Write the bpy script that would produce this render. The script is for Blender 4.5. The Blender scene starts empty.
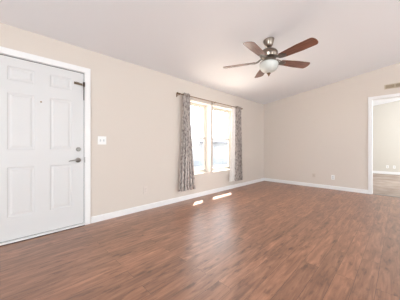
import bpy, bmesh, math, random
from mathutils import Vector, Matrix
random.seed(7)
S = bpy.context.scene
COL = S.collection
PI = math.pi

# ------------------------------------------------------------------ camera
CAM_H = 1.06
cd = bpy.data.cameras.new('camera')
cam = bpy.data.objects.new('camera', cd)
COL.objects.link(cam)
cam.location = (0, 0, CAM_H)
cam.rotation_euler = (PI/2, 0, math.radians(-45))
cd.sensor_fit = 'HORIZONTAL'
cd.sensor_width = 36
cd.lens = 18.0
cd.shift_y = -3/400
cd.clip_start = 0.02
S.camera = cam

# ------------------------------------------------------------------ world, sun, fill lights, exposure
w = bpy.data.worlds.new('sky')
S.world = w
w.use_nodes = True
bg = w.node_tree.nodes['Background']
bg.inputs[0].default_value = (0.86, 0.93, 1.0, 1)
bg.inputs[1].default_value = 7.5

sd = bpy.data.lights.new('sun', 'SUN')
sd.energy = 42
sd.angle = math.radians(0.6)
sd.color = (1.0, 0.95, 0.88)
sun = bpy.data.objects.new('sun', sd)
COL.objects.link(sun)
sun.rotation_euler = Vector((-0.275, -0.25, -0.49)).to_track_quat('-Z', 'Y').to_euler()
sun.location = (6, 6, 8)


def area(name, loc, aim, sx, sy, energy, color):
    d = bpy.data.lights.new(name, 'AREA')
    d.shape = 'RECTANGLE'
    d.size, d.size_y = sx, sy
    d.energy = energy
    d.color = color
    o = bpy.data.objects.new(name, d)
    COL.objects.link(o)
    o.location = loc
    o.rotation_euler = Vector(aim).to_track_quat('-Z', 'Z').to_euler()
    return o


# added fill areas standing in for daylight from unseen sides, no windows built
area('fill_south', (1.2, -4.93, 1.25), (0, 1, 1.1), 1.5, 1.2, 235, (0.85, 0.96, 1.0))
area('fill_west', (-3.12, -0.9, 1.25), (1, 0, 0.30), 1.8, 1.3, 235, (0.85, 0.96, 1.0))
area('fill_next_room', (8.6, -2.9, 1.5), (0, 1, 0), 1.6, 1.3, 170, (0.92, 0.98, 1.0))  # added fill that brightens the next room, no window stands here
area('fill_south_far', (4.6, -4.93, 1.25), (0, 1, 0.8), 1.4, 1.3, 90, (0.85, 0.96, 1.0))

S.view_settings.view_transform = 'Standard'
S.view_settings.look = 'None'
S.view_settings.gamma = 1
S.view_settings.use_curve_mapping = False
S.view_settings.exposure = 0.14


# ------------------------------------------------------------------ materials
def lin(c):
    return tuple(((v/255)/12.92 if v/255 <= .04045 else (((v/255)+.055)/1.055)**2.4) for v in c) + (1,)


def mat(name, rgb, rough=0.5, metal=0.0, coat=0.0, bump=None, spec=0.5, var=None):
    m = bpy.data.materials.new(name)
    m.use_nodes = True
    nt = m.node_tree
    b = nt.nodes['Principled BSDF']
    b.inputs['Base Color'].default_value = lin(rgb)
    b.inputs['Roughness'].default_value = rough
    b.inputs['Metallic'].default_value = metal
    b.inputs['Coat Weight'].default_value = coat
    b.inputs['Specular IOR Level'].default_value = spec
    tc = nt.nodes.new('ShaderNodeTexCoord')
    if bump:
        n = nt.nodes.new('ShaderNodeTexNoise')
        n.inputs['Scale'].default_value = bump[0]
        n.inputs['Detail'].default_value = 4
        nt.links.new(tc.outputs['Object'], n.inputs['Vector'])
        bp = nt.nodes.new('ShaderNodeBump')
        bp.inputs['Strength'].default_value = bump[1]
        bp.inputs['Distance'].default_value = bump[2]
        nt.links.new(n.outputs['Fac'], bp.inputs['Height'])
        nt.links.new(bp.outputs['Normal'], b.inputs['Normal'])
    if var:
        n = nt.nodes.new('ShaderNodeTexNoise')
        n.inputs['Scale'].default_value = var[0]
        n.inputs['Detail'].default_value = 3
        nt.links.new(tc.outputs['Object'], n.inputs['Vector'])
        r = nt.nodes.new('ShaderNodeValToRGB')
        r.color_ramp.elements[0].position = .3
        r.color_ramp.elements[1].position = .7
        r.color_ramp.elements[0].color = lin(var[1])
        r.color_ramp.elements[1].color = lin(var[2])
        nt.links.new(n.outputs['Fac'], r.inputs['Fac'])
        nt.links.new(r.outputs['Color'], b.inputs['Base Color'])
    return m


def wood_floor():
    m = bpy.data.materials.new('laminate_planks')
    m.use_nodes = True
    nt = m.node_tree
    N, L = nt.nodes, nt.links
    b = N['Principled BSDF']
    tc = N.new('ShaderNodeTexCoord')
    br = N.new('ShaderNodeTexBrick')
    br.offset = 0.37
    br.offset_frequency = 2
    br.inputs['Scale'].default_value = 1
    br.inputs['Brick Width'].default_value = 1.22
    br.inputs['Row Height'].default_value = 0.127
    br.inputs['Mortar Size'].default_value = 0.0012
    br.inputs['Mortar Smooth'].default_value = 0.3
    br.inputs['Bias'].default_value = 0
    br.inputs['Color1'].default_value = (0.0, 0.0, 0.0, 1)
    br.inputs['Color2'].default_value = (1, 1, 1, 1)
    br.inputs['Mortar'].default_value = (0.5, 0.5, 0.5, 1)
    L.new(tc.outputs['Object'], br.inputs['Vector'])
    # each plank shifts its own grain
    sh = N.new('ShaderNodeVectorMath'); sh.operation = 'MULTIPLY_ADD'
    L.new(br.outputs['Color'], sh.inputs[0])
    sh.inputs[1].default_value = (7.0, 3.0, 5.0)
    L.new(tc.outputs['Object'], sh.inputs[2])
    mp = N.new('ShaderNodeMapping')
    mp.inputs['Scale'].default_value = (2.2, 17, 1)
    L.new(sh.outputs[0], mp.inputs['Vector'])
    n1 = N.new('ShaderNodeTexNoise')
    n1.inputs['Scale'].default_value = 1.6
    n1.inputs['Detail'].default_value = 6
    n1.inputs['Roughness'].default_value = .62
    n1.inputs['Distortion'].default_value = .6
    L.new(mp.outputs[0], n1.inputs['Vector'])
    mp2 = N.new('ShaderNodeMapping')
    mp2.inputs['Scale'].default_value = (7.5, 24, 1)
    L.new(sh.outputs[0], mp2.inputs['Vector'])
    n2 = N.new('ShaderNodeTexNoise')
    n2.inputs['Scale'].default_value = 1.0
    n2.inputs['Detail'].default_value = 4
    L.new(mp2.outputs[0], n2.inputs['Vector'])
    ramp = N.new('ShaderNodeValToRGB')
    cr = ramp.color_ramp
    cr.elements[0].position = .30; cr.elements[0].color = lin((116, 77, 56))
    cr.elements[1].position = .74; cr.elements[1].color = lin((190, 138, 108))
    e = cr.elements.new(.5); e.color = lin((153, 105, 79))
    L.new(n1.outputs['Fac'], ramp.inputs['Fac'])
    knots = N.new('ShaderNodeValToRGB')
    knots.color_ramp.elements[0].position = .30; knots.color_ramp.elements[0].color = (.42, .37, .34, 1)
    knots.color_ramp.elements[1].position = .44; knots.color_ramp.elements[1].color = (1, 1, 1, 1)
    L.new(n2.outputs['Fac'], knots.inputs['Fac'])
    mul = N.new('ShaderNodeMixRGB'); mul.blend_type = 'MULTIPLY'; mul.inputs[0].default_value = .8
    L.new(ramp.outputs['Color'], mul.inputs[1]); L.new(knots.outputs['Color'], mul.inputs[2])
    pl = N.new('ShaderNodeMapRange')
    pl.inputs['To Min'].default_value = .86
    pl.inputs['To Max'].default_value = 1.14
    L.new(br.outputs['Color'], pl.inputs['Value'])
    mul2 = N.new('ShaderNodeVectorMath'); mul2.operation = 'SCALE'
    L.new(mul.outputs[0], mul2.inputs[0]); L.new(pl.outputs[0], mul2.inputs['Scale'])
    seam = N.new('ShaderNodeMixRGB'); seam.inputs[2].default_value = lin((58, 36, 27))
    L.new(br.outputs['Fac'], seam.inputs[0]); L.new(mul2.outputs[0], seam.inputs[1])
    L.new(seam.outputs[0], b.inputs['Base Color'])
    rr = N.new('ShaderNodeMapRange')
    rr.inputs['To Min'].default_value = .30
    rr.inputs['To Max'].default_value = .42
    L.new(n1.outputs['Fac'], rr.inputs['Value'])
    L.new(rr.outputs[0], b.inputs['Roughness'])
    b.inputs['Specular IOR Level'].default_value = 0.9
    b.inputs['Coat Weight'].default_value = .3
    b.inputs['Coat Roughness'].default_value = .48
    bp = N.new('ShaderNodeBump'); bp.inputs['Strength'].default_value = .25; bp.inputs['Distance'].default_value = .002
    L.new(n1.outputs['Fac'], bp.inputs['Height'])
    L.new(bp.outputs['Normal'], b.inputs['Normal'])
    return m


def blade_wood():
    m = bpy.data.materials.new('blade_wood')
    m.use_nodes = True
    nt = m.node_tree
    N, L = nt.nodes, nt.links
    b = N['Principled BSDF']
    tc = N.new('ShaderNodeTexCoord')
    mp = N.new('ShaderNodeMapping'); mp.inputs['Scale'].default_value = (3, 40, 40)
    L.new(tc.outputs['Object'], mp.inputs['Vector'])
    n = N.new('ShaderNodeTexNoise'); n.inputs['Scale'].default_value = 2; n.inputs['Detail'].default_value = 5
    L.new(mp.outputs[0], n.inputs['Vector'])
    r = N.new('ShaderNodeValToRGB')
    r.color_ramp.elements[0].position = .3; r.color_ramp.elements[0].color = lin((96, 58, 46))
    r.color_ramp.elements[1].position = .7; r.color_ramp.elements[1].color = lin((150, 100, 82))
    L.new(n.outputs['Fac'], r.inputs['Fac']); L.new(r.outputs['Color'], b.inputs['Base Color'])
    b.inputs['Roughness'].default_value = .38
    b.inputs['Coat Weight'].default_value = 1.0
    b.inputs['Coat Roughness'].default_value = .25
    return m


def curtain_mat(name, a, c, scale=(46, 46, 16)):
    m = bpy.data.materials.new(name)
    m.use_nodes = True
    nt = m.node_tree
    N, L = nt.nodes, nt.links
    b = N['Principled BSDF']
    tc = N.new('ShaderNodeTexCoord')
    mp = N.new('ShaderNodeMapping'); mp.inputs['Scale'].default_value = scale
    L.new(tc.outputs['Object'], mp.inputs['Vector'])
    v = N.new('ShaderNodeTexVoronoi'); v.feature = 'SMOOTH_F1'; v.inputs['Scale'].default_value = 1.0
    L.new(mp.outputs[0], v.inputs['Vector'])
    n = N.new('ShaderNodeTexNoise'); n.inputs['Scale'].default_value = 1.7; n.inputs['Detail'].default_value = 3
    L.new(mp.outputs[0], n.inputs['Vector'])
    mx = N.new('ShaderNodeMath'); mx.operation = 'ADD'
    L.new(v.outputs['Distance'], mx.inputs[0]); L.new(n.outputs['Fac'], mx.inputs[1])
    r = N.new('ShaderNodeValToRGB')
    r.color_ramp.elements[0].position = .70; r.color_ramp.elements[0].color = lin(a)
    r.color_ramp.elements[1].position = 1.0; r.color_ramp.elements[1].color = lin(c)
    L.new(mx.outputs[0], r.inputs['Fac']); L.new(r.outputs['Color'], b.inputs['Base Color'])
    b.inputs['Roughness'].default_value = .75
    tr = N.new('ShaderNodeBsdfTranslucent')
    L.new(r.outputs['Color'], tr.inputs['Color'])
    ms = N.new('ShaderNodeMixShader'); ms.inputs[0].default_value = .22
    L.new(b.outputs[0], ms.inputs[1]); L.new(tr.outputs[0], ms.inputs[2])
    L.new(ms.outputs[0], N['Material Output'].inputs['Surface'])
    return m


def pane_mat(name, glossy, alpha_col=None, alpha=0.0):
    m = bpy.data.materials.new(name)
    m.use_nodes = True
    nt = m.node_tree
    N, L = nt.nodes, nt.links
    N.remove(N['Principled BSDF'])
    t = N.new('ShaderNodeBsdfTransparent')
    if alpha_col:
        g = N.new('ShaderNodeBsdfDiffuse'); g.inputs['Color'].default_value = lin(alpha_col)
        f = alpha
    else:
        g = N.new('ShaderNodeBsdfGlossy'); g.inputs['Roughness'].default_value = .02
        f = glossy
    ms = N.new('ShaderNodeMixShader'); ms.inputs[0].default_value = f
    L.new(t.outputs[0], ms.inputs[1]); L.new(g.outputs[0], ms.inputs[2])
    L.new(ms.outputs[0], N['Material Output'].inputs['Surface'])
    return m


def siding(name, rgb):
    m = mat(name, rgb, .7)
    nt = m.node_tree
    b = nt.nodes['Principled BSDF']
    tc = nt.nodes.new('ShaderNodeTexCoord')
    wv = nt.nodes.new('ShaderNodeTexWave'); wv.wave_profile = 'SAW'; wv.bands_direction = 'X'
    wv.inputs['Scale'].default_value = 1.6
    nt.links.new(tc.outputs['Object'], wv.inputs['Vector'])
    bp = nt.nodes.new('ShaderNodeBump'); bp.inputs['Distance'].default_value = .01
    nt.links.new(wv.outputs['Fac'], bp.inputs['Height']); nt.links.new(bp.outputs['Normal'], b.inputs['Normal'])
    return m


M = dict(
    wall=mat('beige_wall_paint', (219, 208, 199), .85, bump=(60, .12, .002), spec=.25),
    wall2=mat('pale_hall_paint', (214, 208, 199), .85, bump=(60, .12, .002), spec=.25),
    ceil=mat('white_ceiling_paint', (240, 240, 243), .9, bump=(70, .2, .003), spec=.2),
    trim=mat('white_trim_paint', (240, 238, 238), .4, bump=(30, .03, .001)),
    door=mat('white_door_paint', (219, 217, 217), .45, bump=(40, .04, .001)),
    floor=wood_floor(),
    carpet=mat('grey_carpet', (156, 142, 132), .95, bump=(220, .6, .006), var=(2.2, (156, 138, 126), (192, 176, 164))),
    nickel=mat('brushed_nickel', (148, 136, 126), .3, metal=1, bump=(200, .05, .0005)),
    satin=mat('satin_nickel', (150, 145, 140), .35, metal=1, bump=(200, .05, .0005)),
    brass=mat('antique_brass', (150, 126, 92), .4, metal=1, bump=(200, .05, .0005)),
    agedbrass=mat('aged_brass', (120, 104, 88), .5, metal=.8, bump=(200, .05, .0005)),
    ivory=mat('ivory_plastic', (222, 210, 202), .4, bump=(80, .02, .0005)),
    bronze=mat('dark_bronze', (74, 62, 56), .45, metal=.7, bump=(150, .05, .0005)),
    gap=mat('weather_strip', (80, 78, 80), .8, bump=(90, .1, .001)),
    glasswhite=mat('frosted_bowl_glass', (216, 217, 212), .35, coat=.3, var=(9, (208, 209, 204), (224, 225, 220))),
    blade=blade_wood(),
    plastic=mat('white_plastic', (244, 242, 240), .35, bump=(80, .02, .0005)),
    plastic2=mat('toggle_plastic', (214, 214, 216), .35, bump=(80, .02, .0005)),
    slot=mat('dark_slot', (90, 84, 80), .7, bump=(80, .02, .0005)),
    vinyl=mat('window_vinyl', (212, 206, 196), .4, bump=(40, .03, .001)),
    pane=pane_mat('window_pane', .04),
    screen=pane_mat('insect_screen', 0, (110, 116, 124), .30),
    vent=mat('beige_vent_metal', (196, 180, 158), .5, bump=(80, .04, .001)),
    ventdark=mat('vent_interior', (160, 142, 122), .8, bump=(80, .04, .001)),
    curtain=curtain_mat('printed_curtain', (150, 136, 132), (222, 212, 206)),
    lining=curtain_mat('white_curtain_lining', (235, 230, 226), (245, 241, 238)),
    rod=mat('rod_bronze', (128, 102, 78), .4, metal=.6, bump=(150, .05, .0005)),
    plug=mat('painted_plate', (208, 194, 182), .6, bump=(80, .03, .0005)),
    siding=siding('pale_siding', (146, 152, 158)),
    roof=mat('grey_shingle', (96, 98, 104), .9, bump=(25, .5, .02), var=(6, (88, 90, 96), (106, 108, 114))),
    ground=mat('pale_gravel', (190, 180, 168), .95, bump=(40, .6, .02), var=(12, (180, 170, 158), (200, 192, 180))),
    houseglass=mat('house_window_glass', (150, 158, 166), .15, bump=(10, .02, .001)),
    soffit=mat('soffit_paint', (225, 222, 215), .8, bump=(40, .05, .001)),
)


# ------------------------------------------------------------------ mesh helpers
class MB:
    def __init__(s):
        s.bm = bmesh.new()

    def box(s, x0, x1, y0, y1, z0, z1, rot=None, at=None):
        vs = [s.bm.verts.new((x, y, z)) for x in (x0, x1) for y in (y0, y1) for z in (z0, z1)]
        for f in ((0, 1, 3, 2), (4, 6, 7, 5), (0, 4, 5, 1), (2, 3, 7, 6), (0, 2, 6, 4), (1, 5, 7, 3)):
            s.bm.faces.new([vs[i] for i in f])
        if rot is not None:
            bmesh.ops.rotate(s.bm, verts=vs, cent=at or (0, 0, 0), matrix=rot)
        return s

    def prism(s, pts, axis, a, b):
        """polygon given in the two other axes (order x,y,z), extruded along axis from a to b"""
        def P(p, v):
            l = list(p); l.insert(axis, v); return l
        A = [s.bm.verts.new(P(p, a)) for p in pts]
        B = [s.bm.verts.new(P(p, b)) for p in pts]
        s.bm.faces.new(A); s.bm.faces.new(B[::-1])
        n = len(pts)
        for i in range(n):
            s.bm.faces.new([A[i], B[i], B[(i+1) % n], A[(i+1) % n]])
        return s

    def tube(s, path, r, seg=10):
        path = [Vector(p) for p in path]
        rs = r if isinstance(r, (list, tuple)) else [r]*len(path)
        rings = []
        up = Vector((0.13, 0.31, 0.94)).normalized()
        for i, p in enumerate(path):
            d = (path[min(i+1, len(path)-1)]-path[max(i-1, 0)]).normalized()
            a = d.cross(up)
            if a.length < .1: a = d.cross(Vector((1, 0, 0)))
            a.normalize(); b = d.cross(a)
            rings.append([s.bm.verts.new(p+(a*math.cos(t*2*PI/seg)+b*math.sin(t*2*PI/seg))*rs[i]) for t in range(seg)])
        for k in range(len(rings)-1):
            for t in range(seg):
                s.bm.faces.new([rings[k][t], rings[k][(t+1) % seg], rings[k+1][(t+1) % seg], rings[k+1][t]])
        s.bm.faces.new(rings[0][::-1]); s.bm.faces.new(rings[-1])
        return s

    def lathe(s, prof, c=(0, 0, 0), axis='z', seg=32):
        rings = []
        for r, h in prof:
            r = max(r, 1e-4)
            ring = []
            for t in range(seg):
                a = 2*PI*t/seg
                u, v = r*math.cos(a), r*math.sin(a)
                q = (u, v, h) if axis == 'z' else ((u, h, v) if axis == 'y' else (h, u, v))
                ring.append(s.bm.verts.new((q[0]+c[0], q[1]+c[1], q[2]+c[2])))
            rings.append(ring)
        for k in range(len(rings)-1):
            for t in range(seg):
                s.bm.faces.new([rings[k][t], rings[k][(t+1) % seg], rings[k+1][(t+1) % seg], rings[k+1][t]])
        s.bm.faces.new(rings[0][::-1]); s.bm.faces.new(rings[-1])
        return s

    def bevel(s, w_, seg=2):
        bmesh.ops.bevel(s.bm, geom=[e for e in s.bm.edges if e.calc_face_angle(0) > .5], offset=w_, segments=seg, affect='EDGES', profile=.5)
        return s

    def build(s, name, m, parent=None, smooth=False, loc=None):
        bmesh.ops.recalc_face_normals(s.bm, faces=s.bm.faces)
        me = bpy.data.meshes.new(name)
        s.bm.to_mesh(me); s.bm.free()
        me.materials.append(m)
        if smooth:
            for p in me.polygons: p.use_smooth = True
            me.set_sharp_from_angle(angle=math.radians(40))
        o = bpy.data.objects.new(name, me)
        COL.objects.link(o)
        if parent is not None: o.parent = parent
        if loc: o.location = loc
        return o


def tag(o, label, cat, group=None, kind=None):
    o['label'] = label; o['category'] = cat
    if group: o['group'] = group
    if kind: o['kind'] = kind
    return o


def empty(name, loc=(0, 0, 0), rz=0):
    o = bpy.data.objects.new(name, None)
    o.empty_display_size = .1
    COL.objects.link(o); o.location = loc; o.rotation_euler = (0, 0, rz)
    return o


def copy_tree(o, parent=None):
    c = o.copy(); COL.objects.link(c); c.parent = parent
    for ch in [k for k in bpy.data.objects if k.parent == o and k != c]:
        copy_tree(ch, c)
    return c


# ------------------------------------------------------------------ the setting
YL = 3.04          # inner face of the long wall with door and windows
XR = 5.9           # inner face of the right wall
XB = -3.2          # wall behind the photographer
YF = -5.0          # other long wall
XH = 10.7          # far wall of the next room
TH = 0.20
HE = 2.40          # height at the eaves
SL = 0.140         # ceiling slope
YRIDGE = (YL+YF)/2


def ceil_z(y):
    return HE + SL*(YL-y) if y >= YRIDGE else HE + SL*(y-YF)


tag(MB().box(XB-.2, XR+.06, YF-.2, YL+TH, -.12, 0).build('floor', M['floor']),
    'brown wood-look laminate plank floor of the empty room', 'floor', kind='structure')
tag(MB().box(XR+.06, XH+.14, YF-.2, YL+TH, -.12, -.004).build('floor', M['carpet']),
    'grey carpeted floor seen through the doorway', 'floor', kind='structure')
c = MB()
c.prism([(YL+TH, ceil_z(YL+TH)), (YRIDGE, ceil_z(YRIDGE)), (YF-TH, ceil_z(YF-TH)), (YF-TH, ceil_z(YF-TH)+.12),
         (YRIDGE, ceil_z(YRIDGE)+.12), (YL+TH, ceil_z(YL+TH)+.12)], 0, XB-.2, XH+.14)
tag(c.build('ceiling', M['ceil']), 'white sloped ceiling rising away from the window wall', 'ceiling', kind='structure')

# roof overhang outside the windows
r_ = MB()
r_.prism([(YL+TH+.001, 2.30), (YL+TH+.55, 2.23), (YL+TH+.55, 2.37), (YL+TH+.001, 2.50)], 0, XB-.2, XH+.2)
tag(r_.build('trim_3', M['soffit']), 'eave overhang along the outside of the window wall', 'eave', kind='structure')

DX0, DX1, DZ = -.115, .822, 2.075        # entry door opening
WZ0, WZ1 = .49, 2.02                     # window openings
W1 = (2.60, 3.39); W2 = (3.46, 4.32)
wl = MB()
for x0, x1, z0, z1 in ((XB-.2, DX0, 0, HE), (DX0, DX1, DZ, HE), (DX1, W1[0], 0, HE), (W1[0], W2[1], 0, WZ0), (W1[0], W2[1], WZ1, HE),
                       (W1[1], W2[0], WZ0, WZ1), (W2[1], XH+.14, 0, HE)):
    wl.box(x0, x1, YL, YL+TH, z0, z1)
bmesh.ops.remove_doubles(wl.bm, verts=wl.bm.verts, dist=1e-5)
tag(wl.build('wall_left', M['wall']), 'long beige wall with the entry door and the window pair', 'wall', kind='structure')

OY0, OY1, OZ = -.78, .455, 2.13         # opening in the right wall
wr = MB()
wr.prism([(OY1, 0), (YL-.0005, 0), (YL-.0005, ceil_z(YL)-.0005), (OY1, ceil_z(OY1)-.0005)], 0, XR, XR+.12)
wr.prism([(OY0, OZ), (OY1, OZ), (OY1, ceil_z(OY1)-.0005), (OY0, ceil_z(OY0)-.0005)], 0, XR, XR+.12)
wr.prism([(YF, 0), (OY0, 0), (OY0, ceil_z(OY0)-.0005), (YRIDGE, ceil_z(YRIDGE)-.0005), (YF, ceil_z(YF)-.0005)], 0, XR, XR+.12)
tag(wr.build('wall_right', M['wall']), 'beige end wall with the wide doorway and the vent grille', 'wall', kind='structure')


def gable(name, x0, x1, m, label):
    g = MB().prism([(YF, 0), (YL-.0005, 0), (YL-.0005, ceil_z(YL)-.0005), (YRIDGE, ceil_z(YRIDGE)-.0005), (YF, ceil_z(YF)-.0005)], 0, x0, x1)
    return tag(g.build(name, m), label, 'wall', kind='structure')


gable('wall_back', XB-.12, XB, M['wall'], 'beige wall behind the viewpoint')
gable('wall_far', XH, XH+.12, M['wall2'], 'pale far wall of the next room')
tag(MB().box(XB-.12, XH+.12, YF-TH, YF, 0, HE).build('wall_front', M['wall']), 'long beige wall opposite the windows', 'wall', kind='structure')


# baseboards with an eased top
def board(name, p0, p1, normal, label, h=.088, t=.014, m='trim'):
    p0, p1, n = Vector((*p0, 0)), Vector((*p1, 0)), Vector((*normal, 0))
    mb = MB()
    prof = [(0, .0), (t, .0), (t, h-.012), (t*.45, h), (0, h)]
    A = [mb.bm.verts.new(p0+n*(a+.0006)+Vector((0, 0, z+.0004))) for a, z in prof]
    B = [mb.bm.verts.new(p1+n*(a+.0006)+Vector((0, 0, z+.0004))) for a, z in prof]
    mb.bm.faces.new(A); mb.bm.faces.new(B[::-1])
    for i in range(len(prof)):
        j = (i+1) % len(prof)
        mb.bm.faces.new([A[i], B[i], B[j], A[j]])
    return tag(mb.build(name, M[m]), label, 'baseboard', kind='structure')


board('baseboard_left', (.895, YL), (XR-.016, YL), (0, -1), 'white baseboard under the window pair')
board('baseboard_left', (XB, YL), (-.19, YL), (0, -1), 'white baseboard beyond the hinge side of the entry door')
board('baseboard_right', (XR, .510), (XR, YL-.001), (-1, 0), 'white baseboard along the right wall')
board('baseboard_right', (XR, YF+.002), (XR, -.86), (-1, 0), 'white baseboard past the doorway')
board('baseboard_far', (XH, YF+.002), (XH, YL-.002), (-1, 0), 'white baseboard in the next room', h=.10)

# ---- doorway casing (right wall)
t1 = MB()
cw, ct = .053, .018
t1.box(XR-ct, XR-.0006, OY1, OY1+cw, .0005, OZ+cw)
t1.box(XR-ct, XR-.0006, OY0-cw, OY0, .0005, OZ+cw)
t1.box(XR-ct, XR-.0006, OY0, OY1, OZ, OZ+cw)
t1.box(XR-.0006, XR+.1206, OY1-.016, OY1-.0006, .0005, OZ-.001)       # jamb lining
t1.box(XR-.0006, XR+.1206, OY0+.0006, OY0+.016, .0005, OZ-.001)
t1.box(XR-.0006, XR+.1206, OY0+.016, OY1-.016, OZ-.016, OZ-.001)
t1.bevel(.003, 1)
tag(t1.build('trim_1', M['trim']), 'white casing around the wide doorway in the right wall', 'door casing', kind='structure')
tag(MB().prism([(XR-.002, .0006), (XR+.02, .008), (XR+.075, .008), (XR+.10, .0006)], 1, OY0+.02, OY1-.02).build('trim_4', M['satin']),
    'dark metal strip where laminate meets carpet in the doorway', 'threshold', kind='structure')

# ---- entry door casing
t2 = MB()
cw = .068
t2.box(DX1-.006, DX1-.006+cw, YL-.019, YL-.0006, .0005, DZ-.006+cw)
t2.box(DX0+.006-cw, DX0+.006, YL-.019, YL-.0006, .0005, DZ-.006+cw)
t2.box(DX0+.006, DX1-.006, YL-.019, YL-.0006, DZ-.006, DZ-.006+cw)
t2.bevel(.004, 2)
# inner bead of the casing
t2.box(DX1-.010, DX1-.0005, YL-.0005, YL+.13, .001, DZ-.011)
t2.box(DX0+.0005, DX0+.010, YL-.0005, YL+.13, .001, DZ-.011)
t2.box(DX0+.0005, DX1-.0005, YL-.0005, YL+.13, DZ-.010, DZ-.0005)
tag(t2.build('trim_2', M['trim']), 'white casing around the entry door', 'door casing', kind='structure')

# ---- six-panel entry door
d = empty('door_1', (0, 0, 0))
tag(d, 'white six-panel entry door with lever handle', 'door', kind='structure')
SX0, SX1, SZ0, SZ1 = DX0+.013, DX1-.016, .032, DZ-.020
cols = [(.055, .29), (.433, .668)]
rows = [(.28, .835), (1.03, 1.665), (1.80, 1.955)]


def door_slab():
    mb = MB(); bm = mb.bm
    YD = YL+.004
    xs = sorted({SX0, SX1} | {v for c_ in cols for v in c_})
    zs = sorted({SZ0, SZ1} | {v for r in rows for v in r})
    V = {}
    def vert(x, y, z):
        k = (round(x, 5), round(y, 5), round(z, 5))
        if k not in V: V[k] = bm.verts.new((x, y, z))
        return V[k]
    for i in range(len(xs)-1):
        for j in range(len(zs)-1):
            x0, x1, z0, z1 = xs[i], xs[i+1], zs[j], zs[j+1]
            if (x0, x1) in cols and (z0, z1) in rows:
                steps = [(0, 0), (.010, .007), (.026, .008), (.042, .002)]
                for k in range(len(steps)-1):
                    (a, ya), (b_, yb) = steps[k], steps[k+1]
                    o = [(x0+a, z0+a), (x1-a, z0+a), (x1-a, z1-a), (x0+a, z1-a)]
                    n_ = [(x0+b_, z0+b_), (x1-b_, z0+b_), (x1-b_, z1-b_), (x0+b_, z1-b_)]
                    for q in range(4):
                        r = (q+1) % 4
                        bm.faces.new([vert(o[q][0], YD+ya, o[q][1]), vert(o[r][0], YD+ya, o[r][1]),
                                      vert(n_[r][0], YD+yb, n_[r][1]), vert(n_[q][0], YD+yb, n_[q][1])])
                a, ya = steps[-1]
                bm.faces.new([vert(x0+a, YD+ya, z0+a), vert(x1-a, YD+ya, z0+a), vert(x1-a, YD+ya, z1-a), vert(x0+a, YD+ya, z1-a)])
            else:
                bm.faces.new([vert(x0, YD, z0), vert(x1, YD, z0), vert(x1, YD, z1), vert(x0, YD, z1)])
    # sides and back
    border = [e for e in bm.edges if len(e.link_faces) == 1]
    ext = bmesh.ops.extrude_edge_only(bm, edges=border)
    nv = [g for g in ext['geom'] if isinstance(g, bmesh.types.BMVert)]
    for v in nv: v.co.y = YD+.042
    ee = [e for e in bm.edges if len(e.link_faces) == 1]
    bmesh.ops.holes_fill(bm, edges=ee, sides=0)
    return mb


door_slab().build('door_slab', M['door'], d)
# dark weather strip around the slab
ws = MB()
ws.box(SX0-.0028, SX1+.0055, YL+.012, YL+.05, SZ1+.001, SZ1+.0095)
ws.box(SX1+.0008, SX1+.0055, YL+.010, YL+.05, SZ0, SZ1)
ws.box(SX0-.0028, SX0-.0008, YL+.010, YL+.05, SZ0, SZ1)
ws.build('weather_strip', M['gap'], d)
ths = MB().box(DX0+.012, DX1-.012, YL-.03, YL+.13, .001, .024)
ths.bevel(.006, 2)
ths.build('threshold', M['trim'], d)
MB().box(DX0+.012, DX1-.012, YL-.036, YL-.0305, .0008, .009).build('threshold_shadow', M['bronze'], d)  # dark strip modelled as the shadow line below the threshold
sw = MB().box(SX0, SX1, YL+.006, YL+.044, .0245, .0315)
sw.build('door_sweep', M['satin'], d)
# lever handle
hx, hz = .738, .885
lv = MB()
lv.lathe([(.001, -.014), (.024, -.014), (.032, -.008), (.033, .0), (.001, .0)], (hx, YL+.003, hz), 'y', 28)
lv.lathe([(.001, -.055), (.011, -.055), (.012, -.013), (.001, -.013)], (hx, YL+.003, hz), 'y', 20)
lv.tube([(hx+.012, YL-.052, hz), (hx, YL-.054, hz+.001), (hx-.04, YL-.055, hz+.003), (hx-.08, YL-.053, hz-.001), (hx-.118, YL-.048, hz-.008)],
        [.008, .012, .010, .0085, .006], 12)
h_ = lv.build('door_handle', M['satin'], d, True); h_['label'] = 'satin nickel lever handle'
db = MB()
db.lathe([(.001, -.014), (.022, -.014), (.029, -.007), (.030, .0), (.001, .0)], (.742, YL+.003, 1.03), 'y', 28)
o_ = db.build('deadbolt', M['satin'], d, True); o_['label'] = 'satin nickel deadbolt with thumb turn'
tt = MB().box(-.005, .005, -.016, .0, -.017, .017, ).bevel(.002, 2)
tt.build('thumb_turn', M['satin'], o_, True, (.742, YL-.0115, 1.03))
ph = MB().lathe([(.001, -.006), (.006, -.006), (.009, -.003), (.009, 0), (.001, 0)], (.348, YL+.003, 1.60), 'y', 18)
ph.build('peephole', M['brass'], d, True)
# swing-bar door guard near the top
dg = MB()
gz = 1.905
dg.box(.690, .752, YL-.010, YL+.003, gz-.012, gz+.016)
dg.box(.752, .786, YL-.014, YL+.003, gz-.014, gz+.010)
for k in range(4):
    dg.tube([(.698+k*.016, YL-.012, gz-.014), (.698+k*.016, YL-.016, gz+.002), (.698+k*.016, YL-.012, gz+.018)], .004, 8)
g_ = dg.build('door_guard', M['agedbrass'], d); g_['label'] = 'aged metal swing guard at the top corner'
bar = MB()
bar.tube([(.800, YL-.026, gz+.030), (.800, YL-.028, gz-.05), (.800, YL-.026, gz-.215)], .0055, 10)
bar.box(.790, .812, YL-.030, YL-.0205, gz-.03, gz+.028)
b2 = bar.build('guard_bar', M['bronze'], d); b2['label'] = 'dark vertical bar of the guard'
st = MB().box(DX1-.0125, DX1-.0105, YL-.0003, YL+.003, .855, .915)
st.box(.8095, .816, YL-.021, YL-.0195, .850, .925)
s_ = st.build('strike_plate', M['satin'], d)


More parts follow.
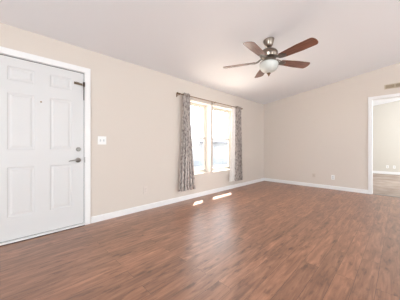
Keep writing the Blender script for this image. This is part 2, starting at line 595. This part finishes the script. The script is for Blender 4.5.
# ---- windows
def window(name, x0, x1, label):
    e = empty(name, ((x0+x1)/2, YL+.165, WZ0))
    tag(e, label, 'window', kind='structure')
    hw = (x1-x0)/2 - .0008
    H = WZ1-WZ0-.0008
    f = MB()
    fw = .034
    f.box(-hw, -hw+fw, -.022, .028, .0008, H); f.box(hw-fw, hw, -.022, .028, .0008, H)
    f.box(-hw+fw, hw-fw, -.022, .028, .0008, fw); f.box(-hw+fw, hw-fw, -.022, .028, H-fw, H)
    f.build('window_frame', M['vinyl'], e)
    mid = H*.492
    sfw = .026
    for nm, z0, z1, y0, y1 in (('upper_sash', mid, H-fw, .006, .024), ('lower_sash', fw, mid+.03, -.014, .004)):
        s = MB()
        a, b_ = -hw+fw+.0005, hw-fw-.0005
        s.box(a, a+sfw, y0, y1, z0+.0005, z1-.0005); s.box(b_-sfw, b_, y0, y1, z0+.0005, z1-.0005)
        s.box(a+sfw, b_-sfw, y0, y1, z0+.0005, z0+sfw); s.box(a+sfw, b_-sfw, y0, y1, z1-sfw, z1-.0005)
        so = s.build(nm, M['vinyl'], e)
        MB().box(a+sfw, b_-sfw, (y0+y1)/2-.002, (y0+y1)/2+.002, z0+sfw, z1-sfw).build('pane', M['pane'], so)
    sc = MB().box(-hw+fw, hw-fw, .0262, .0272, fw, mid+.02)
    sc.build('insect_screen', M['screen'], e)
    lk = MB().box(-.03, .03, -.022, -.0145, mid+.012, mid+.026).bevel(.002, 1)
    lk.build('sash_lock', M['vinyl'], e)


window('window_1', *W1, 'single-hung window nearer the entry door, left of the narrow post')
window('window_2', *W2, 'single-hung window nearer the room corner, right of the narrow post')

# ------------------------------------------------------------------ ceiling fan
FX, FY = 2.795, 1.365
zc = ceil_z(FY)
ZB = 2.325            # blade height
fan = empty('ceiling_fan', (FX, FY, zc))
tag(fan, 'brushed nickel ceiling fan with five brown blades and a frosted bowl light', 'ceiling fan')


def L_(z):            # world z to fan-local z
    return z - zc


cp = MB().lathe([(.001, L_(2.525)), (.022, L_(2.525)), (.045, L_(2.535)), (.058, L_(2.56)), (.072, L_(2.60)), (.078, L_(2.626)), (.078, L_(2.630)), (.001, L_(2.634))])
# tilt top rim to the slope
for v in cp.bm.verts:
    if v.co.z > L_(2.60): v.co.z += -SL*v.co.y
cp.build('canopy', M['nickel'], fan, True)
MB().lathe([(.001, L_(2.49)), (.013, L_(2.49)), (.013, L_(2.53)), (.001, L_(2.53))]).build('downrod', M['nickel'], fan, True)
mh = MB().lathe([(.001, L_(2.495)), (.03, L_(2.495)), (.04, L_(2.485)), (.095, L_(2.478)), (.112, L_(2.465)), (.126, L_(2.445)), (.127, L_(2.432)), (.120, L_(2.428)), (.120, L_(2.41)),
                 (.127, L_(2.406)), (.122, L_(2.392)), (.115, L_(2.372)), (.085, L_(2.362)), (.07, L_(2.355)), (.07, L_(2.335)), (.082, L_(2.33)), (.082, L_(2.315)), (.001, L_(2.315))], seg=40)
mo = mh.build('motor_housing', M['nickel'], fan, True)
MB().lathe([(.001, L_(2.314)), (.06, L_(2.314)), (.075, L_(2.306)), (.118, L_(2.306)), (.124, L_(2.301)), (.118, L_(2.3)), (.001, L_(2.3))], seg=40).build('light_fitter', M['nickel'], fan, True)
bw = MB().lathe([(.001, L_(2.300)), (.118, L_(2.298)), (.130, L_(2.284)), (.132, L_(2.262)), (.127, L_(2.232)), (.114, L_(2.203)), (.092, L_(2.178)), (.06, L_(2.160)), (.03, L_(2.152)), (.001, L_(2.150))], seg=40)
b_o = bw.build('light_bowl', M['glasswhite'], fan, True); b_o['label'] = 'frosted white glass bowl shade'
MB().lathe([(.001, L_(2.150)), (.026, L_(2.147)), (.028, L_(2.138)), (.015, L_(2.126)), (.012, L_(2.116)), (.006, L_(2.102)), (.001, L_(2.096))], seg=20).build('finial', M['rod'], fan, True)


def blade_mesh():
    mb = MB(); bm = mb.bm
    outline = []
    n = 40
    r0, r1 = .185, .690
    def hw(t):
        w0 = .054 + (.077-.054)*min(1, t/.55)
        e = .10
        if t > 1-e: w0 *= math.sqrt(max(0, 1-((t-(1-e))/e)**2.6))
        if t < .05: w0 *= math.sqrt(max(0, 1-((.05-t)/.05)**2))*.45+.55
        return w0
    ts = [i/n for i in range(n+1)] + [.985, .995]
    ts = sorted(set(ts))
    top, bot = [], []
    for t in ts:
        x = r0+(r1-r0)*t
        top.append((x, hw(t))); bot.append((x, -hw(t)))
    pts = top + bot[::-1][1:] if hw(1) < 1e-6 else top+bot[::-1]
    mb.prism(pts, 2, -.003, .003)
    return mb


bmb = blade_mesh()
bl0 = bmb.build('blade', M['blade'], fan)
bl0['label'] = 'brown wood-grain blade'
ar = MB()
ar.tube([(.085, 0, .045), (.12, 0, .030), (.15, 0, .012), (.19, 0, -.008), (.23, 0, -.008)], [.012, .011, .010, .009, .007], 10)
for s_ in (-1, 1):
    ar.tube([(.115, 0, .028), (.135, .026*s_, .016), (.165, .036*s_, .002), (.20, .032*s_, -.007), (.235, .010*s_, -.008)], .0065, 8)
ar.prism([(.18, -.038), (.225, -.050), (.268, -.034), (.284, 0), (.268, .034), (.225, .050), (.18, .038)], 2, -.0085, -.0045)
for px_, py_ in ((.215, .024), (.215, -.024), (.25, 0)):
    ar.lathe([(.001, -.012), (.006, -.011), (.006, -.008), (.001, -.008)], (px_, py_, 0), 'z', 10)
ir0 = ar.build('blade_bracket', M['satin'], bl0, True)
BA = 14.2-45
TILT = math.radians(-12)
for k in range(5):
    o = bl0 if k == 0 else copy_tree(bl0, fan)
    a = math.radians(BA+72*k)
    mtx = Matrix.Rotation(a, 4, 'Z') @ Matrix.Rotation(TILT, 4, 'X')
    o.matrix_local = Matrix.Translation((0, 0, L_(ZB))) @ mtx


# ------------------------------------------------------------------ curtains and rod
RZ = 2.067; RY = 2.945
rod = empty('curtain_rod', ((2.40+4.47)/2, RY, RZ))
tag(rod, 'thin bronze curtain rod with ball ends above the window pair', 'curtain rod')
cxr = (2.40+4.47)/2
MB().tube([(2.385-cxr, 0, 0), (4.47-cxr, 0, 0)], .0085, 14).build('rod_pole', M['rod'], rod, True)
for s_ in (-1, 1):
    x = (2.385-cxr) if s_ < 0 else (4.47-cxr)
    fb = MB().lathe([(.001, 0), (.012, 0), (.012, s_*.008), (.008, s_*.012), (.018, s_*.022), (.023, s_*.034), (.018, s_*.046), (.001, s_*.054)], (x, 0, 0), 'x', 18)
    fb.build('rod_finial', M['rod'], rod, True)
for x in (2.405, 3.425, 4.455):
    br = MB()
    br.tube([(x-cxr, YL-RY-.001, -.012), (x-cxr, .045, -.014), (x-cxr, .004, -.013)], .005, 8)
    br.box(x-cxr-.012, x-cxr+.012, YL-RY-.005, YL-RY-.001, -.045, .02)
    br.lathe([(.0095, -.006), (.014, -.006), (.014, .006), (.0095, .006)], (x-cxr, 0, 0), 'x', 16)
    br.build('rod_bracket', M['rod'], rod, True)


def cloth(xt0, xt1, xb0, xb1, z0, z1, folds, amp, phase, off, seed, nx=96, nz=40, thick=.003):
    """hanging pleated sheet in local coordinates around the panel's middle"""
    rnd = random.Random(seed)
    jit = [rnd.uniform(.75, 1.2) for _ in range(folds*2+3)]
    mb = MB(); bm = mb.bm
    G = []
    for j in range(nz+1):
        v = j/nz                      # 0 bottom, 1 top
        row = []
        for i in range(nx+1):
            u = i/nx
            s = 1-v
            k = s**1.6
            x = (xt0+(xb0-xt0)*k)*(1-u) + (xt1+(xb1-xt1)*k)*u
            ph_ = u*folds*2*PI + phase
            jj = jit[int(u*folds*2)]*(1-(u*folds*2) % 1) + jit[int(u*folds*2)+1]*((u*folds*2) % 1)
            a = amp*(.75+.25*s)*jj
            y = off + a*math.sin(ph_ + .35*math.sin(v*3+seed))
            x += .25*a*math.sin(2*ph_+seed)*(.4+.6*s)
            z = z0+(z1-z0)*v
            row.append(bm.verts.new((x, y, z)))
        G.append(row)
    for j in range(nz):
        for i in range(nx):
            bm.faces.new([G[j][i], G[j][i+1], G[j+1][i+1], G[j+1][i]])
    bmesh.ops.recalc_face_normals(bm, faces=bm.faces)
    # back side, offset by the cloth's thickness, joined along the hems
    B = [[bm.verts.new((v.co.x, v.co.y+thick, v.co.z)) for v in row] for row in G]
    for j in range(nz):
        for i in range(nx):
            bm.faces.new([B[j][i], B[j+1][i], B[j+1][i+1], B[j][i+1]])
    for j in range(nz):
        for i in (0, nx):
            bm.faces.new([G[j][i], G[j+1][i], B[j+1][i], B[j][i]])
    for i in range(nx):
        for j in (0, nz):
            bm.faces.new([G[j][i], G[j][i+1], B[j][i+1], B[j][i]])
    return mb


def curtain(x0t, x1t, x0b, x1b, zb, folds, seed, lin_t, lin_b, label, phase=0.0):
    cx_ = (x0b+x1b)/2
    e = empty('curtain', (cx_, RY, zb))
    tag(e, label, 'curtain', 'printed curtain panels at the window pair')
    H = 2.105-zb
    cloth(x0t-cx_, x1t-cx_, x0b-cx_, x1b-cx_, 0, H, folds, .042, phase, 0, seed).build('curtain_fabric', M['curtain'], e, True)
    cloth(lin_t[0]-cx_, lin_t[1]-cx_, lin_b[0]-cx_, lin_b[1]-cx_, .006, H-.02, 2, .010, 1.0, .030, seed+5, nx=32).build('curtain_lining', M['lining'], e, True)
    for k in range(folds):
        x = x0t+(x1t-x0t)*(k+.5)/folds
        g = MB()
        ring = [(x-cx_, .022*math.cos(t*PI/8), 2.067-zb+.022*math.sin(t*PI/8)) for t in range(17)]
        g.tube(ring, .004, 8)
        g.build('grommet', M['rod'], e, True)


curtain(2.492, 2.640, 2.395, 2.785, .215, 5, 3, (2.62, 2.675), (2.74, 2.84), 'printed grey-beige curtain hanging left of the windows, on the entry door side')
curtain(4.24, 4.44, 4.20, 4.51, .195, 4, 8, (4.12, 4.27), (4.00, 4.24), 'printed grey-beige curtain right of the windows with its white lining showing')


# ------------------------------------------------------------------ plates on the walls
def plate_mb(w_, h_, t=.006):
    return MB().box(-w_/2, w_/2, -t, 0, -h_/2, h_/2).bevel(.002, 2)


sp = empty('light_switch', (1.04, YL-.001, 1.155))
tag(sp, 'white double toggle light switch on the beige wall beside the entry door', 'light switch')
plate_mb(.116, .118).build('switch_plate', M['plastic'], sp)
for dx in (-.023, .023):
    tg = MB().box(-.009, .009, -.0072, -.0061, -.017, .017)
    tg.box(-.005, .005, -.018, -.007, -.002, .010, Matrix.Rotation(.4, 3, 'X'), (0, -.007, 0))
    tg.build('toggle', M['plastic2'], sp, False, (dx, 0, 0))


def outlet_proto():
    e = empty('wall_outlet')
    plate_mb(.071, .116).build('outlet_plate', M['plastic'], e)
    for dz in (-.020, .020):
        f = MB().lathe([(.001, -.0078), (.0155, -.0078), (.0165, -.0061), (.001, -.0061)], (0, 0, dz), 'y', 20)
        fo = f.build('receptacle', M['plastic2'], e)
        sl = MB().box(-.007, -.005, -.0084, -.0079, dz-.001, dz+.008).box(.005, .007, -.0084, -.0079, dz-.001, dz+.008)
        sl.lathe([(.001, -.0084), (.0025, -.0084), (.0025, -.0079), (.001, -.0079)], (0, 0, dz-.008), 'y', 8)
        sl.build('slots', M['slot'], fo)
    return e


op = outlet_proto()
spots = [((1.735, YL-.001, .335), 0, 'pale wall outlet low on the window wall between entry door and left curtain', 'wall outlet'),
         ((XR-.001, 1.187, .30), -PI/2, 'white wall outlet low on the right wall left of the doorway', 'wall outlet'),
         ((XH-.001, .345, .29), -PI/2, 'left of the two small outlets on the far wall of the next room', 'wall outlet'),
         ((XH-.001, .155, .29), -PI/2, 'right of the two small outlets on the far wall of the next room', 'wall outlet')]
for i, (loc, rz, lab, cat) in enumerate(spots):
    o = op if i == 0 else copy_tree(op)
    o.location = loc; o.rotation_euler = (0, 0, rz)
    tag(o, lab, cat)
for ch in op.children:                    # the one by the entry door is ivory
    ch.data = ch.data.copy()
    ch.data.materials[0] = M['ivory']
o = empty('cable_plate', (XR-.001, 1.618, .305), -PI/2)
tag(o, 'small wall-coloured cable plate on the right wall, left of the white outlet', 'wall plate')
plate_mb(.071, .100).build('blank_plate', M['plug'], o)
MB().lathe([(.001, -.014), (.004, -.014), (.005, -.0062), (.001, -.0062)], (0, 0, 0), 'y', 10).build('cable_jack', M['brass'], o)

# ------------------------------------------------------------------ vent grille over the doorway
VY1, VY0, VZ = .24, -.59, 2.355
vg = empty('vent_grille', (XR-.001, (VY0+VY1)/2, VZ), -PI/2)
tag(vg, 'long beige louvered vent grille high on the wall above the doorway', 'vent')
W_ = (VY1-VY0)/2
fr = MB()
fr.box(-W_, W_, -.012, 0, .033, .048); fr.box(-W_, W_, -.012, 0, -.048, -.033)
nsec = 5
for k in range(nsec+1):
    x = -W_ + 2*W_*k/nsec
    x = min(max(x, -W_+.009), W_-.009)
    fr.box(x-.009, x+.009, -.012, 0, -.033, .033)
fr.build('vent_frame', M['vent'], vg)
MB().box(-W_+.018, W_-.018, -.0025, -.0005, -.033, .033).build('vent_backing', M['ventdark'], vg)
for k in range(3):
    z = -.022+.022*k
    lo = MB().box(-W_+.018, W_-.018, -.011, -.003, z-.0012, z+.0012, Matrix.Rotation(-.6, 3, 'X'), (0, -.007, z))
    lo.build('louver', M['vent'], vg)

# ------------------------------------------------------------------ outside
tag(MB().box(-30, 45, YL+TH+.02, 60, -.75, -.55).build('ground', M['ground']), 'pale gravel ground outside the windows', 'ground', kind='structure')


def house(x0, x1, y0, y1, label, hroof, wins, mname='siding'):
    e = empty('neighbor_house', ((x0+x1)/2, (y0+y1)/2, -.55))
    tag(e, label, 'house', 'houses outside the windows')
    hx_, hy = (x1-x0)/2, (y1-y0)/2
    MB().box(-hx_, hx_, -hy, hy, .001, hroof).build('house_wall', M[mname], e)
    rf = MB().prism([(-hy-.4, hroof-.02), (hy+.4, hroof-.02), (hy+.4, hroof+.12), (0, hroof+.65), (-hy-.4, hroof+.12)], 0, -hx_-.3, hx_+.3)
    rf.build('roof', M['roof'], e)
    for wx, wz, ww, wh in wins:
        f = MB()
        f.box(wx-ww/2-.05, wx+ww/2+.05, -hy-.03, -hy-.001, wz-wh/2-.05, wz+wh/2+.05)
        fo = f.build('house_window', M['vinyl'], e)
        MB().box(wx-ww/2, wx-.02, -hy-.036, -hy-.031, wz-wh/2, wz+wh/2).build('window_glass', M['houseglass'], fo)
        MB().box(wx+.02, wx+ww/2, -hy-.036, -hy-.031, wz-wh/2, wz+wh/2).build('window_glass', M['houseglass'], fo)


house(5.5, 16.5, 12.0, 17.0, 'long pale neighbouring house with grey roof seen through both windows', 1.95, [(-3.6, 1.1, 1.1, .9), (0.4, 1.1, 1.1, .9), (3.6, 1.1, 1.1, .9)])
house(20.5, 32.0, 14.0, 19.0, 'second pale house farther right outside the windows', 2.1, [(-3, 1.1, 1.1, .9), (2, 1.1, 1.1, .9)])
